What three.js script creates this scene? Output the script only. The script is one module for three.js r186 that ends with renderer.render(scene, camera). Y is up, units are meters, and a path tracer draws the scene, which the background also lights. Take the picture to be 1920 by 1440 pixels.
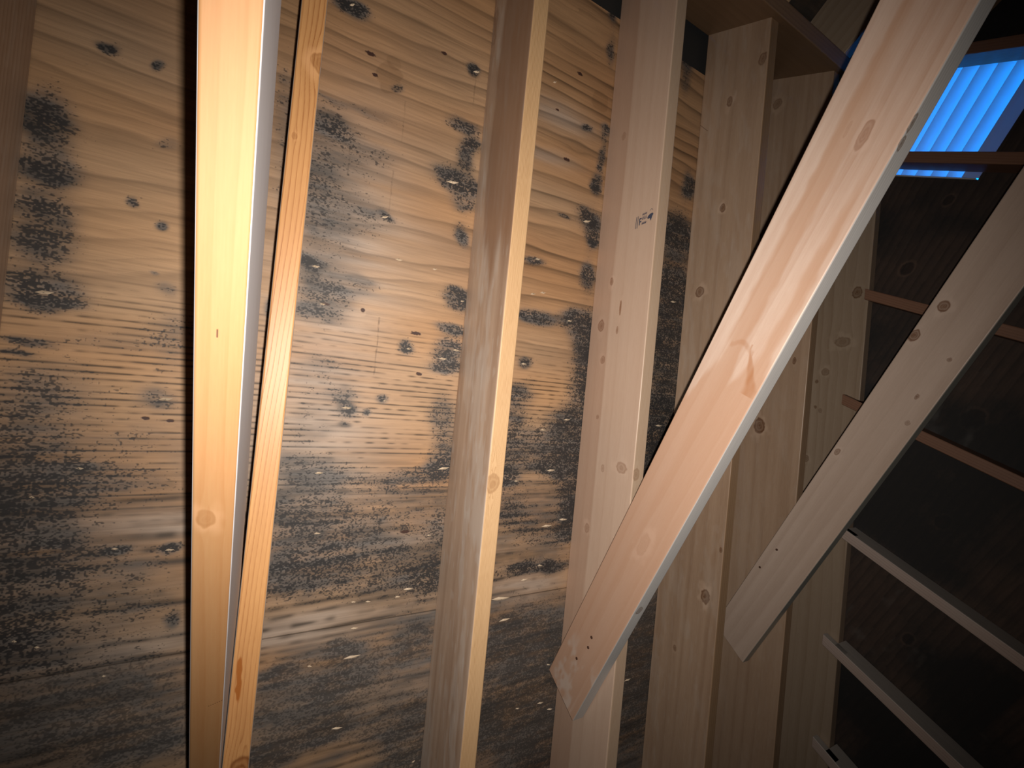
import * as THREE from 'three';
import { mergeGeometries } from 'three/addons/utils/BufferGeometryUtils.js';
import { RoundedBoxGeometry } from 'three/addons/geometries/RoundedBoxGeometry.js';

// ------------------------------------------------------------------ camera, sky, flash, exposure
// x runs along the ridge, y is up, z runs across the attic (towards the ridge); the phone is held at EYE under a 25 degree roof
const scene = new THREE.Scene();
const EYE = new THREE.Vector3(0, 1.2, 0);
const camera = new THREE.PerspectiveCamera(2 * Math.atan(720 / 784.84) * 180 / Math.PI, 4 / 3, 0.02, 60);
const camRight = new THREE.Vector3(0.87783972, -0.38487362, 0.28507843);
const camUp = new THREE.Vector3(-0.09057621, 0.45106858, 0.88788124);
const camBack = new THREE.Vector3(-0.47031199, -0.80523874, 0.36110552);
camera.position.copy(EYE);
camera.up.copy(camUp);
camera.lookAt(EYE.clone().sub(camBack));
camera.updateMatrixWorld(true);

const renderer = new THREE.WebGLRenderer({ antialias: true });
renderer.toneMapping = THREE.LinearToneMapping;
renderer.toneMappingExposure = 1.0;
renderer.shadowMap.enabled = true;

scene.background = new THREE.Color().setRGB(0.01, 1.25, 4.8);      // clear blue daylight outside the gable vent

// the phone's flash: a small bright square beside the lens, pointing where the phone points
const flash = new THREE.SpotLight(new THREE.Color().setRGB(1, 0.905, 0.815), 5.2, 0, 66 * Math.PI / 180, 1, 2);
flash.position.copy(EYE).addScaledVector(camRight, 0.019);
flash.target.position.copy(flash.position).addScaledVector(camBack, -1).addScaledVector(camRight, -0.04).addScaledVector(camUp, 0.0);
flash.castShadow = true;
flash.shadow.mapSize.set(2048, 2048);
flash.shadow.camera.near = 0.02;
flash.shadow.radius = 0.25;
scene.add(flash, flash.target);

// ------------------------------------------------------------------ helpers
const PITCH = 24.9366 * Math.PI / 180, SN = Math.sin(PITCH), CS = Math.cos(PITCH);
const D = 1.029;                                   // from the lens square to the roof sheathing
const eX = new THREE.Vector3(1, 0, 0), eY = new THREE.Vector3(0, 1, 0), eZ = new THREE.Vector3(0, 0, 1);
const eU = new THREE.Vector3(0, SN, CS), eN = new THREE.Vector3(0, CS, -SN);
const ZR = 0.781;                                  // ridge line, metres from the lens
const oU = new THREE.Vector3(0, SN, -CS), oN = new THREE.Vector3(0, CS, SN);       // the opposite slope
const OPP = new THREE.Vector3(EYE.x, EYE.y, EYE.z + 2 * ZR);                        // lens point mirrored in the ridge

function mulberry(a) { return () => { a |= 0; a = a + 0x6D2B79F5 | 0; let t = Math.imul(a ^ a >>> 15, 1 | a); t = t + Math.imul(t ^ t >>> 7, 61 | t) ^ t; return ((t ^ t >>> 14) >>> 0) / 4294967296; }; }
const rnd = mulberry(77);
const TAB = new Float32Array(65536); { const r = mulberry(5); for (let i = 0; i < 65536; i++) TAB[i] = r(); }
function vn(x, y) {                                 // value noise 0..1
  const xf = Math.floor(x), yf = Math.floor(y); let fx = x - xf, fy = y - yf;
  fx = fx * fx * (3 - 2 * fx); fy = fy * fy * (3 - 2 * fy);
  const x0 = xf & 255, x1 = (xf + 1) & 255, y0 = (yf & 255) << 8, y1 = ((yf + 1) & 255) << 8;
  const a = TAB[y0 | x0], b = TAB[y0 | x1], c = TAB[y1 | x0], d = TAB[y1 | x1];
  return a + (b - a) * fx + (c - a + (a - b - c + d) * fx) * fy;
}
const fbm = (x, y) => 0.53 * vn(x, y) + 0.27 * vn(x * 2.1 + 17, y * 2.1 + 5) + 0.2 * vn(x * 4.3 + 31, y * 4.3 + 57);
const sstep = (a, b, x) => { const t = Math.min(1, Math.max(0, (x - a) / (b - a))); return t * t * (3 - 2 * t); };
const mix = (a, b, t) => a + (b - a) * t;
const toByte = new Uint8Array(4097); for (let i = 0; i <= 4096; i++) { const v = i / 4096; toByte[i] = Math.round(255 * (v <= 0.0031308 ? 12.92 * v : 1.055 * Math.pow(v, 1 / 2.4) - 0.055)); }
const enc = (v) => toByte[Math.max(0, Math.min(4096, (v * 4096) | 0))];
function dataTex(W, H, data, srgb = true) {
  const t = new THREE.DataTexture(data, W, H, THREE.RGBAFormat);
  t.magFilter = THREE.LinearFilter; t.minFilter = THREE.LinearMipmapLinearFilter; t.generateMipmaps = true;
  t.wrapS = t.wrapT = THREE.RepeatWrapping; if (srgb) t.colorSpace = THREE.SRGBColorSpace; t.needsUpdate = true; return t;
}
const counts = {};
const numbered = (n) => { const k = counts[n] = (counts[n] ?? -1) + 1; return k ? `${n}_${String(k).padStart(3, '0')}` : n; };
function put(o, name, label, category, group, kind) {
  o.name = numbered(name); o.userData = {};
  if (label) o.userData.label = label; if (category) o.userData.category = category;
  if (group) o.userData.group = group; if (kind) o.userData.kind = kind;
  scene.add(o); o.traverse((c) => { c.castShadow = c.receiveShadow = true; }); return o;
}
function rebase(geo) { geo.computeBoundingBox(); const b = geo.boundingBox, c = new THREE.Vector3((b.min.x + b.max.x) / 2, b.min.y, (b.min.z + b.max.z) / 2); geo.translate(-c.x, -c.y, -c.z); const m = new THREE.Mesh(geo); m.position.copy(c); return m; }

// ------------------------------------------------------------------ sawn timber: a bar with eased edges, its long faces laid out in bands of one texture
// a runs over the thickness, b over the depth (b = wb is the face turned to the room); s0, s1 may be functions of (a, b): angled cuts
function bar({ o, S, A, B, s0, s1, wa, wb, u0 = -1.45, u1 = 1.35, bands, r = 0.0035 }) {
  const f0 = typeof s0 === 'function' ? s0 : () => s0, f1 = typeof s1 === 'function' ? s1 : () => s1;
  const pos = [], nor = [], uv = [], idx = [];
  const P = (s, a, b) => new THREE.Vector3().copy(o).addScaledVector(S, s).addScaledVector(A, a).addScaledVector(B, b);
  const face = (pts, band) => {                     // pts: [a, b, na, nb, across 0..1]
    const base = pos.length / 3;
    for (const [a, b, na, nb, t] of pts) for (const f of [f0, f1]) {
      const s = f(a, b), p = P(s, a, b), n = new THREE.Vector3().addScaledVector(A, na).addScaledVector(B, nb);
      pos.push(p.x, p.y, p.z); nor.push(n.x, n.y, n.z); uv.push((s - u0) / (u1 - u0), band[0] + (band[1] - band[0]) * Math.min(1, Math.max(0, t)));
    }
    for (let i = 0; i < pts.length - 1; i++) { const k = base + 2 * i; idx.push(k, k + 1, k + 2, k + 1, k + 3, k + 2); }
  };
  const q = Math.PI / 4, arc = (ca, cb, ang0, ang1, across) => [0, 0.5, 1].map((t) => { const g = ang0 + (ang1 - ang0) * t, na = Math.cos(g), nb = Math.sin(g), a = ca + r * na, b = cb + r * nb; return [a, b, na, nb, across(a, b)]; });
  const sideT = (a, b) => b / wb, flatT = (a) => a / wa;
  // order chosen so that the winding is outward for S x A = -B
  face([...arc(r, wb - r, 3 * q, 4 * q, sideT), ...arc(r, r, 4 * q, 5 * q, sideT)], bands.side);
  face([...arc(r, r, 5 * q, 6 * q, flatT), ...arc(wa - r, r, 6 * q, 7 * q, flatT)], bands.back ?? bands.bottom);
  face([...arc(wa - r, r, 7 * q, 8 * q, sideT), ...arc(wa - r, wb - r, 0, q, sideT)], bands.side2 ?? bands.side);
  face([...arc(wa - r, wb - r, q, 2 * q, flatT), ...arc(r, wb - r, 2 * q, 3 * q, flatT)], bands.bottom);
  const ring = []; for (const [ca, cb, g0] of [[wa - r, wb - r, 0], [r, wb - r, 2 * q], [r, r, 4 * q], [wa - r, r, 6 * q]]) for (const t of [0, 1, 2]) ring.push([ca + r * Math.cos(g0 + t * q), cb + r * Math.sin(g0 + t * q)]);
  for (const [f, dir] of [[f0, -1], [f1, 1]]) {
    const base = pos.length / 3, n = S.clone().multiplyScalar(dir);
    for (const [a, b] of ring) { const p = P(f(a, b), a, b); pos.push(p.x, p.y, p.z); nor.push(n.x, n.y, n.z); uv.push((0.3 + a * 0.4), bands.side[0] + (bands.side[1] - bands.side[0]) * b / wb); }
    for (let i = 1; i < ring.length - 1; i++) dir > 0 ? idx.push(base, base + i + 1, base + i) : idx.push(base, base + i, base + i + 1);
  }
  const g = new THREE.BufferGeometry();
  g.setAttribute('position', new THREE.Float32BufferAttribute(pos, 3)); g.setAttribute('normal', new THREE.Float32BufferAttribute(nor, 3)); g.setAttribute('uv', new THREE.Float32BufferAttribute(uv, 2)); g.setIndex(idx); return g;
}

// wood of one face: s along the grain, b across it, in metres
function woodFace(data, W, rows, row0, F, seed) {
  const { s0, s1, w, light, dark, freq = 110, wander = 0.02, contrast = 0.5, knots = [], dust = 0, blotch = 0.25, sharp = 2.2, paint } = F;
  const K = knots.map(([ks, kb, rs, rb, tone = 1, sheenHalo = 0]) => ({ ks, kb, rs, rb, tone, sheenHalo }));
  const c = [0, 0, 0];
  for (let y = 0; y < rows; y++) for (let x = 0; x < W; x++) {
    const s = s0 + (x + 0.5) / W * (s1 - s0), b = (y + 0.5) / rows * w;
    let warp = wander * (vn(s * 1.1 + seed * 7.3, b * 5 + seed) - 0.5) + 0.006 * (vn(s * 4.1 + seed, b * 22 + 9) - 0.5) + 0.0012 * (vn(s * 19, b * 60 + seed) - 0.5);
    let knot = 0, ring = 0, sheenHalo = 0, ktone = 1, rim = 0, core = 0;
    for (const k of K) {
      const ds = (s - k.ks) / k.rs, db = (b - k.kb) / k.rb, d2 = ds * ds + db * db;
      if (d2 > 40) continue;
      warp += -Math.sign(db) * k.rb * 0.9 * Math.exp(-ds * ds / 5) * Math.exp(-Math.abs(db) / 1.5) * Math.min(1, Math.abs(db) * 3);
      const d = Math.sqrt(d2) + 0.22 * (vn(s * 160 + seed, b * 160) - 0.5) + 0.3 * (vn(ds * 1.2 + seed, db * 1.2 + k.ks * 9) - 0.5);
      if (d < 1.15) { const kk = sstep(1.12, 0.9, d); if (kk > knot) { knot = kk; ring = 0.5 + 0.5 * Math.sin(d * 16 + vn(s * 60, b * 60) * 3); rim = sstep(0.75, 0.95, d); core = sstep(0.55, 0.1, d + 0.3 * (vn(s * 300, b * 300) - 0.5)); ktone = k.tone; } }
      sheenHalo = Math.max(sheenHalo, k.sheenHalo * sstep(2.3, 1.1, d + 1.4 * (vn(s * 55 + seed, b * 75) - 0.4)) * (1 - sstep(1.15, 0.95, d)));
    }
    const ph = (b + warp) * freq, fr = ph - Math.floor(ph);
    const late = Math.pow(fr, sharp) * (1 - sstep(0.93, 1, fr));
    const fibre = vn(s * 26 + seed * 3, b * 1100) - 0.5, fine = vn(s * 90, b * 700 + seed) - 0.5, bl = fbm(s * 2.3 + seed * 11, b * 9) - 0.5;
    const streak = vn(s * 1.3 + seed * 2, b * 75 + warp * 60) - 0.5;
    let t = contrast * late * (0.55 + 0.9 * vn(s * 2 + seed, b * 30)) + 0.16 * fibre + 0.1 * fine + blotch * (bl + 0.7 * streak);
    t = Math.max(-0.25, Math.min(1, t + 0.1));
    for (let i = 0; i < 3; i++) c[i] = light[i] + (dark[i] - light[i]) * t;
    if (knot > 0) { const kd = Math.min(1, knot * (0.5 + 0.3 * ring + 0.35 * rim + 0.3 * core) * ktone); c[0] = mix(c[0], dark[0] * 0.62, kd); c[1] = mix(c[1], dark[1] * 0.5, kd); c[2] = mix(c[2], dark[2] * 0.42, kd); }
    if (sheenHalo > 0) for (let i = 0; i < 3; i++) c[i] = mix(c[i], light[i] * 1.25 + 0.05, 0.55 * sheenHalo);  // specular sheen round the knots, painted into the wood colour as a pale ring
    if (dust > 0) { const du = dust * sstep(0.5, 0.7, fbm(s * 7 + seed * 5, b * 30 + 3 + s * 3)) + dust * 0.6 * sstep(0.7, 0.85, vn(s * 30, b * 120 + seed)); c[0] = mix(c[0], 0.55, du * 0.5); c[1] = mix(c[1], 0.5, du * 0.5); c[2] = mix(c[2], 0.45, du * 0.5); }
    if (paint) paint(c, s, b, seed);
    const o = 4 * ((row0 + y) * W + x); data[o] = enc(c[0]); data[o + 1] = enc(c[1]); data[o + 2] = enc(c[2]); data[o + 3] = 255;
  }
}
function timber({ W = 2048, s0 = -1.45, s1 = 1.35, side, bottom, back, seed, rough = 0.48, bump = 0.0009 }) {
  const list = [['side', side, Math.round(side.w * 950)], ['bottom', bottom, 64]]; if (back) list.push(['back', back, Math.round(back.w * 950)]);
  const H = list.reduce((n, l) => n + l[2] + 4, 0), data = new Uint8Array(W * H * 4), bands = {};
  let row = 0;
  list.forEach(([n, F, rows], i) => {
    woodFace(data, W, rows, row + 2, { s0, s1, ...F }, seed + i * 3.7);
    const from = (r) => (r * W * 4), copyRow = (a, b) => data.copyWithin(from(b), from(a), from(a + 1));
    copyRow(row + 2, row + 1); copyRow(row + 2, row); copyRow(row + rows + 1, row + rows + 2); copyRow(row + rows + 1, row + rows + 3);
    bands[n] = [(row + 2) / H, (row + 2 + rows) / H]; row += rows + 4;
  });
  const map = dataTex(W, H, data);
  if (bands.back) { bands.side2 = bands.back; delete bands.back; }
  const mat = new THREE.MeshStandardMaterial({ map, bumpMap: map, bumpScale: bump, roughness: rough, metalness: 0 });
  return { mat, bands, u0: s0, u1: s1 };
}

// ------------------------------------------------------------------ roof sheathing: moldy plywood
// measured on the roof plane: [x along the ridge, u up the slope, radius x, radius u, strength]
const MOLD = [[-0.404,0.334,0.041,0.1,0.55], [-0.389,0.189,0.044,0.083,0.5], [-0.411,0.383,0.034,0.034,0.95], [-0.199,0.03,0.033,0.062,0.35], [-0.299,0.016,0.088,0.02,0.35], [-0.398,0.299,0.039,0.018,1.05], [-0.402,0.232,0.03,0.025,0.7], [-0.395,0.174,0.037,0.031,0.75], [-0.388,0.089,0.05,0.029,1.2], [-0.366,0.068,0.034,0.011,0.6], [-0.401,0.001,0.029,0.009,0.8], [-0.412,-0.023,0.019,0.007,0.8], [-0.338,0.545,0.017,0.009,1], [-0.265,0.538,0.009,0.011,1], [-0.283,0.28,0.009,0.008,0.9], [-0.242,0.243,0.01,0.008,1], [-0.241,0.151,0.007,0.004,1.1], [-0.238,0.399,0.021,0.015,0.5], [-0.215,0.126,0.02,0.015,0.55], [-0.214,-0.081,0.032,0.023,0.7], [-0.399,-0.109,0.058,0.055,0.45], [-0.376,-0.238,0.085,0.103,0.72], [-0.375,-0.414,0.099,0.169,0.8], [-0.281,-0.661,0.167,0.11,0.8], [-0.316,-0.215,0.016,0.008,0.9], [-0.256,-0.375,0.02,0.009,1], [-0.177,-0.377,0.02,0.014,1.05], [-0.373,-0.521,0.04,0.024,1], [-0.152,-0.517,0.013,0.019,0.75], [-0.24,-0.24,0.07,0.041,0.5], [-0.229,-0.464,0.071,0.072,0.45], [0.045,0.819,0.039,0.02,1.3], [0.165,0.682,0.016,0.01,0.8], [0.071,0.602,0.107,0.012,0.5], [0.031,0.552,0.051,0.026,0.75], [0.038,0.535,0.034,0.015,0.95], [0.021,0.427,0.049,0.07,0.55], [0.028,0.346,0.055,0.047,0.5], [0.115,0.508,0.073,0.03,0.35], [0.351,0.814,0.017,0.016,1.1], [0.332,0.656,0.048,0.021,0.9], [0.364,0.62,0.031,0.015,1], [0.36,0.58,0.024,0.034,0.75], [0.33,0.521,0.062,0.032,1.05], [0.361,0.508,0.045,0.011,1.3], [0.357,0.468,0.042,0.03,0.7], [0.359,0.378,0.022,0.027,0.95], [0.166,0.376,0.014,0.009,1.2], [0.128,0.368,0.027,0.01,0.75], [0.028,0.231,0.022,0.014,1.3], [0.05,0.172,0.06,0.057,0.95], [0.049,0.124,0.054,0.018,0.8], [0.132,0.207,0.033,0.02,0.75], [0.371,0.22,0.041,0.03,1.2], [0.347,0.144,0.04,0.011,0.75], [0.363,0.133,0.029,0.011,1], [0.354,0.079,0.043,0.038,0.85], [0.351,0.037,0.046,0.016,0.85], [0.253,0.074,0.018,0.016,1.05], [0.209,-0.058,0.015,0.012,1.1], [0.125,-0.083,0.02,0.021,1.15], [0.17,-0.09,0.01,0.01,0.85], [0.117,-0.124,0.014,0.006,1], [0.11,-0.05,0.051,0.022,0.5], [0.357,-0.086,0.04,0.055,0.6], [0.379,-0.168,0.047,0.056,0.65], [0.04,-0.008,0.053,0.047,0.35], [0.051,-0.127,0.064,0.059,0.45], [0.048,-0.21,0.074,0.024,0.7], [0.083,-0.242,0.066,0.022,0.85], [0.36,-0.226,0.046,0.033,1.05], [0.264,-0.249,0.079,0.029,0.7], [0.047,-0.316,0.117,0.066,0.78], [0.213,-0.376,0.163,0.078,0.62], [0.058,-0.435,0.097,0.072,0.78], [0.223,-0.48,0.165,0.059,0.62], [0.357,-0.51,0.064,0.042,0.85], [0.373,-0.389,0.043,0.07,0.7], [0.166,-0.641,0.049,0.025,1.05], [0.038,-0.673,0.048,0.026,0.95], [0.173,-0.717,0.123,0.051,0.85], [0.331,-0.654,0.078,0.055,0.85], [0.16,-0.825,0.055,0.038,1.1], [0.088,-0.762,0.125,0.074,0.8], [0.337,-0.857,0.13,0.083,0.85], [0.033,-0.851,0.066,0.036,1.05], [0.375,-0.963,0.075,0.042,1.15], [-0.19,-0.758,0.103,0.053,0.8], [0.774,1.195,0.02,0.047,1], [0.784,1.059,0.018,0.048,0.7], [0.713,0.799,0.021,0.011,1.1], [0.783,0.818,0.02,0.024,0.9], [0.784,0.727,0.015,0.048,0.9], [0.777,0.642,0.023,0.032,1], [0.755,0.533,0.049,0.035,1.1], [0.776,0.477,0.029,0.035,1], [0.658,0.518,0.021,0.009,1], [0.587,0.371,0.036,0.013,0.9], [0.779,0.363,0.029,0.042,1], [0.596,0.213,0.05,0.023,0.85], [0.564,0.214,0.014,0.012,1], [0.632,0.207,0.047,0.015,0.9], [0.755,0.224,0.064,0.035,1.25], [0.789,0.159,0.053,0.089,1], [0.81,0.021,0.062,0.099,0.95], [0.58,0.074,0.024,0.014,1], [0.568,-0.007,0.055,0.03,0.75], [0.782,-0.095,0.1,0.062,1], [0.561,-0.105,0.044,0.09,0.7], [0.786,-0.209,0.084,0.09,1.05], [0.69,-0.222,0.056,0.017,1], [0.56,-0.247,0.054,0.042,1], [0.638,-0.163,0.108,0.062,0.62], [0.588,-0.345,0.078,0.046,0.7], [0.793,-0.356,0.044,0.082,1.05], [0.677,-0.513,0.139,0.024,1], [0.684,-0.413,0.112,0.048,0.6], [0.628,-0.713,0.154,0.109,0.98], [0.768,-0.82,0.121,0.165,1.1], [0.601,-0.932,0.153,0.124,1], [0.776,-1.062,0.145,0.1,1.15], [1.169,0.765,0.036,0.046,1], [1.133,0.586,0.096,0.073,1.25], [1.144,0.384,0.095,0.11,1.25], [1.155,0.199,0.105,0.111,1.2], [1.159,-0.079,0.11,0.186,1.25], [1.142,-0.448,0.129,0.224,1.3], [1.15,-0.907,0.132,0.284,1.3], [1.108,1.118,0.028,0.053,0.6], [1.111,1.194,0.034,0.035,1], [0.062,0.453,0.092,0.118,0.42], [0.055,0.293,0.084,0.071,0.45], [0.139,0.378,0.073,0.049,0.3], [0.116,0.012,0.08,0.037,0.3], [-0.224,0.047,0.048,0.041,0.3], [-0.349,-0.068,0.075,0.057,0.35], [-0.231,-0.159,0.063,0.031,0.35], [-0.028,0.504,0.021,0.068,0.5], [-0.036,0.144,0.012,0.068,0.9], [-0.028,0.33,0.012,0.102,0.7], [-0.063,0.548,0.021,0.1,0.45]];
// nail points and lifted splinters round them: [x, u, length, turn]
const SHINERS = [[-0.385,0.089,0.026,0.12], [-0.205,-0.084,0.023,0.16], [-0.316,-0.218,0.011,-0], [-0.373,-0.268,0.009,-0.04], [-0.256,-0.369,0.011,0.05], [-0.174,-0.379,0.015,0.01], [-0.375,-0.518,0.008,-0.05], [-0.346,-0.534,0.008,-0.01], [-0.252,-0.607,0.007,-0.05], [0.05,0.825,0.012,0.48], [0.356,0.809,0.018,0.27], [0.321,0.509,0.034,0.18], [0.166,0.376,0.017,0.34], [0.031,0.228,0.017,0.11], [0.052,0.148,0.013,0.1], [0.379,0.215,0.01,0.18], [0.375,0.086,0.018,0.06], [0.342,0.06,0.023,0.09], [0.253,0.074,0.012,0.13], [0.209,-0.058,0.011,0.07], [0.124,-0.08,0.023,0.06], [0.08,-0.23,0.018,0.09], [0.373,-0.221,0.031,0.17], [0.208,0.284,0.018,0.05], [0.298,0.281,0.011,0.12], [0.089,-0.367,0.015,0.08], [0.352,-0.392,0.011,0.09], [0.311,-0.523,0.024,0.04], [0.286,-0.539,0.013,0.03], [0.183,-0.536,0.012,-0.08], [0.216,-0.54,0.012,0.03], [0.191,-0.599,0.017,0], [0.192,-0.667,0.039,0.05], [0.101,-0.668,0.009,-0.03], [0.174,-0.829,0.025,-0.07], [0.369,-0.971,0.009,0.49], [0.75,0.527,0.029,0.31], [0.592,0.885,0.012,0.41], [0.592,0.375,0.018,0.2], [0.587,0.274,0.016,0.19], [0.62,0.284,0.02,0.16], [0.722,0.219,0.02,0.16], [0.58,0.074,0.017,0.05], [0.746,-0.076,0.022,0.11], [0.665,-0.11,0.022,0.04], [0.706,-0.228,0.028,0.11], [0.592,-0.258,0.014,0.04], [0.71,-0.393,0.037,0.05], [0.766,-0.377,0.028,-0], [0.699,-0.508,0.017,-0.05], [0.65,-0.544,0.024,0.12], [0.577,-0.587,0.057,-0.01], [0.597,-0.65,0.036,0.12], [0.747,-0.923,0.022,0.01], [0.783,-0.951,0.019,-0.04], [0.763,-0.813,0.012,-0.08], [0.668,-0.918,0.013,0.04], [1.148,0.355,0.026,0.11], [1.133,-0.077,0.031,0.04], [1.096,-0.939,0.03,0.11]];
const STAIN = [[0.147,0.703,0.029,0.037,0.6], [0.153,0.738,0.018,0.017,0.4], [0.757,0.898,0.03,0.035,0.5]];
const DARKKNOT = [[0.099,0.735,0.011,0.005,1], [0.268,0.816,0.007,0.004,1], [0.113,0.692,0.006,0.004,1], [0.266,0.113,0.013,0.004,1], [0.138,0.148,0.006,0.004,1], [0.285,0.014,0.007,0.004,1], [0.676,0.945,0.01,0.005,1], [0.657,0.683,0.01,0.005,1], [0.29,-0.38,0.011,0.004,1], [0.058,0.148,0.009,0.003,1], [0.61,0.811,0.006,0.003,1], [-0.232,-0.124,0.006,0.003,1], [-0.194,-0.127,0.006,0.003,1]];
const VLINE = [[0.177,0.069,0.001,0.069,0.8], [0.187,0.611,0.001,0.05,0.3], [0.076,0.481,0.001,0.036,0.5], [0.174,0.439,0.001,0.05,0.4], [0.356,0.76,0.002,0.04,0.5]];
const SEAM = -0.588, PX0 = -0.451, PX1 = 1.599;    // sheet edges
const PALE = [[0.08, 0.25, 0.13, 0.3, 0.75], [0.05, -0.12, 0.13, 0.24, 0.8], [0.07, -0.58, 0.16, 0.035, 1.0], [0.66, -0.56, 0.14, 0.04, 0.8], [-0.2, -0.57, 0.12, 0.03, 0.7], [0.06, -0.73, 0.06, 0.045, 0.7], [-0.2, -0.33, 0.14, 0.025, 0.8], [0.62, 0.8, 0.1, 0.035, 0.7], [0.6, 0.67, 0.1, 0.02, 0.7], [0.27, -0.77, 0.09, 0.03, 0.5], [0.25, -0.4, 0.1, 0.02, 0.6]];
function sheetTexture(x0, x1, u0, u1, W, H, upper) {
  const data = new Uint8Array(W * H * 4);
  const gw = 512, gh = Math.round(512 * (u1 - u0) / (x1 - x0)), grid = new Float32Array(gw * gh).fill(1), pale = new Float32Array(gw * gh);
  const splat = (list, fn) => { for (const [bx, bu, rx, ru, st] of list) {
    const R = 2.3, i0 = Math.max(0, Math.floor((bx - R * rx - x0) / (x1 - x0) * gw)), i1 = Math.min(gw - 1, Math.ceil((bx + R * rx - x0) / (x1 - x0) * gw)), j0 = Math.max(0, Math.floor((bu - R * ru - u0) / (u1 - u0) * gh)), j1 = Math.min(gh - 1, Math.ceil((bu + R * ru - u0) / (u1 - u0) * gh));
    for (let j = j0; j <= j1; j++) for (let i = i0; i <= i1; i++) { const dx = (x0 + (i + 0.5) / gw * (x1 - x0) - bx) / rx, du = (u0 + (j + 0.5) / gh * (u1 - u0) - bu) / ru; fn(j * gw + i, st, Math.exp(-0.9 * (dx * dx + du * du))); }
  } };
  splat(MOLD, (k, st, g) => { grid[k] *= 1 - Math.min(0.97, st * 0.92 * Math.min(1, 1.2 * g)); });
  splat(PALE, (k, st, g) => { pale[k] = Math.max(pale[k], st * g); });
  const at = (G, x, u) => { let gx = (x - x0) / (x1 - x0) * gw - 0.5, gy = (u - u0) / (u1 - u0) * gh - 0.5; gx = Math.max(0, Math.min(gw - 1.001, gx)); gy = Math.max(0, Math.min(gh - 1.001, gy)); const i = gx | 0, j = gy | 0, fx = gx - i, fy = gy - j, k = j * gw + i; return (G[k] * (1 - fx) + G[k + 1] * fx) * (1 - fy) + (G[Math.min(k + gw, G.length - 2)] * (1 - fx) + G[Math.min(k + gw + 1, G.length - 1)] * fx) * fy; };
  for (let y = 0; y < H; y++) {
    const u = u0 + (y + 0.5) / H * (u1 - u0);
    const thinZone = upper ? sstep(0.2, 0.02, u) * sstep(-0.36, -0.26, u) : 0, waveZone = upper ? sstep(-0.16, -0.3, u) : 0.75, broadZone = upper ? sstep(0.0, 0.25, u) : 0.35;
    for (let x = 0; x < W; x++) {
      const X = x0 + (x + 0.5) / W * (x1 - x0);
      const big = vn(X * 1.5 + 3, u * 4 + 40) - 0.5, mid = vn(X * 4.2, u * 17 + 8) - 0.5, sm = vn(X * 16, u * 60) - 0.5;
      const m0 = 1 - at(grid, X + 0.02 * mid + 0.008 * sm, u + 0.016 * (vn(X * 26, u * 34) - 0.5) + 0.006 * sm);
      const pl = at(pale, X + 0.05 * mid, u + 0.012 * sm) * (0.55 + 0.9 * vn(X * 7, u * 70));
      // veneer
      const tone = fbm(X * 2.2 + 9, u * 5.5), red = vn(X * 3.1 + 50, u * 9 + 4), fib = vn(X * 30, u * 900) - 0.5, fib2 = vn(X * 9, u * 260) - 0.5;
      let r = 0.40 + 0.2 * (tone - 0.5) + 0.06 * (red - 0.5), g = 0.243 + 0.15 * (tone - 0.5), b = 0.132 + 0.09 * (tone - 0.5) - 0.03 * (red - 0.5);
      { const pw = Math.min(0.92, pl * 0.95); r = mix(r, 0.42, pw); g = mix(g, 0.335, pw); b = mix(b, 0.27, pw); }
      let k = 1 + 0.16 * fib + 0.2 * fib2;
      // soft, wide rings of the rotary cut
      const p1 = (u + 0.16 * big + 0.034 * mid + 0.006 * sm) * 19, f1 = p1 - Math.floor(p1), late = Math.pow(f1, 3) * (1 - sstep(0.9, 1, f1)) * (0.4 + vn(X * 5, Math.floor(p1) * 3.1));
      k *= 1 - broadZone * mix(0.42, 0.75, sstep(0.3, 0.5, X)) * late;
      const p4 = (u + 0.16 * big + 0.034 * mid + 0.01 * sm) * 57, f4 = p4 - Math.floor(p4); k *= 1 - broadZone * 0.2 * sstep(0.35, 0.7, vn(X * 3 + 8, u * 8)) * Math.pow(f4, 3) * (0.3 + vn(X * 6 + 5, Math.floor(p4) * 1.7));
      // thin dark raised grain lines
      let line = 0;
      if (thinZone > 0) { const p2 = (u + 0.012 * big + 0.0035 * mid) * 82, i2 = Math.floor(p2), q = (p2 - i2 - 0.5) / (0.1 + 0.1 * vn(X * 40, i2 * 5.3)); line = Math.exp(-q * q) * sstep(0.25, 0.7, 0.6 * vn(X * 9, i2 * 7.7) + 0.4 * vn(X * 60, i2 * 3.3)) * thinZone; }
      if (waveZone > 0) { const p3 = (u + 0.05 * big + 0.014 * mid + 0.003 * sm) * 46, i3 = Math.floor(p3), q = (p3 - i3 - 0.5) / (0.16 + 0.16 * vn(X * 20, i3 * 5.3)); line = Math.max(line, 0.95 * Math.exp(-q * q) * sstep(0.3, 0.75, 0.6 * vn(X * 5, i3 * 7.7 + 3) + 0.4 * vn(X * 44, i3 * 3.3)) * waveZone); }
      // mold: specks along the grain, felting together where it is thick
      const m = Math.min(1, m0 * (1 - 0.35 * pl * (m0 < 0.9 ? 1 : 0)) + line * 0.3 * Math.min(1, m0 * 3 + 0.12) + 0.04);
      const n = 0.56 * vn(X * 330, u * 460) + 0.26 * vn(X * 140 + 7, u * 240) + 0.18 * vn(X * 40, u * 90 + 3);
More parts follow.
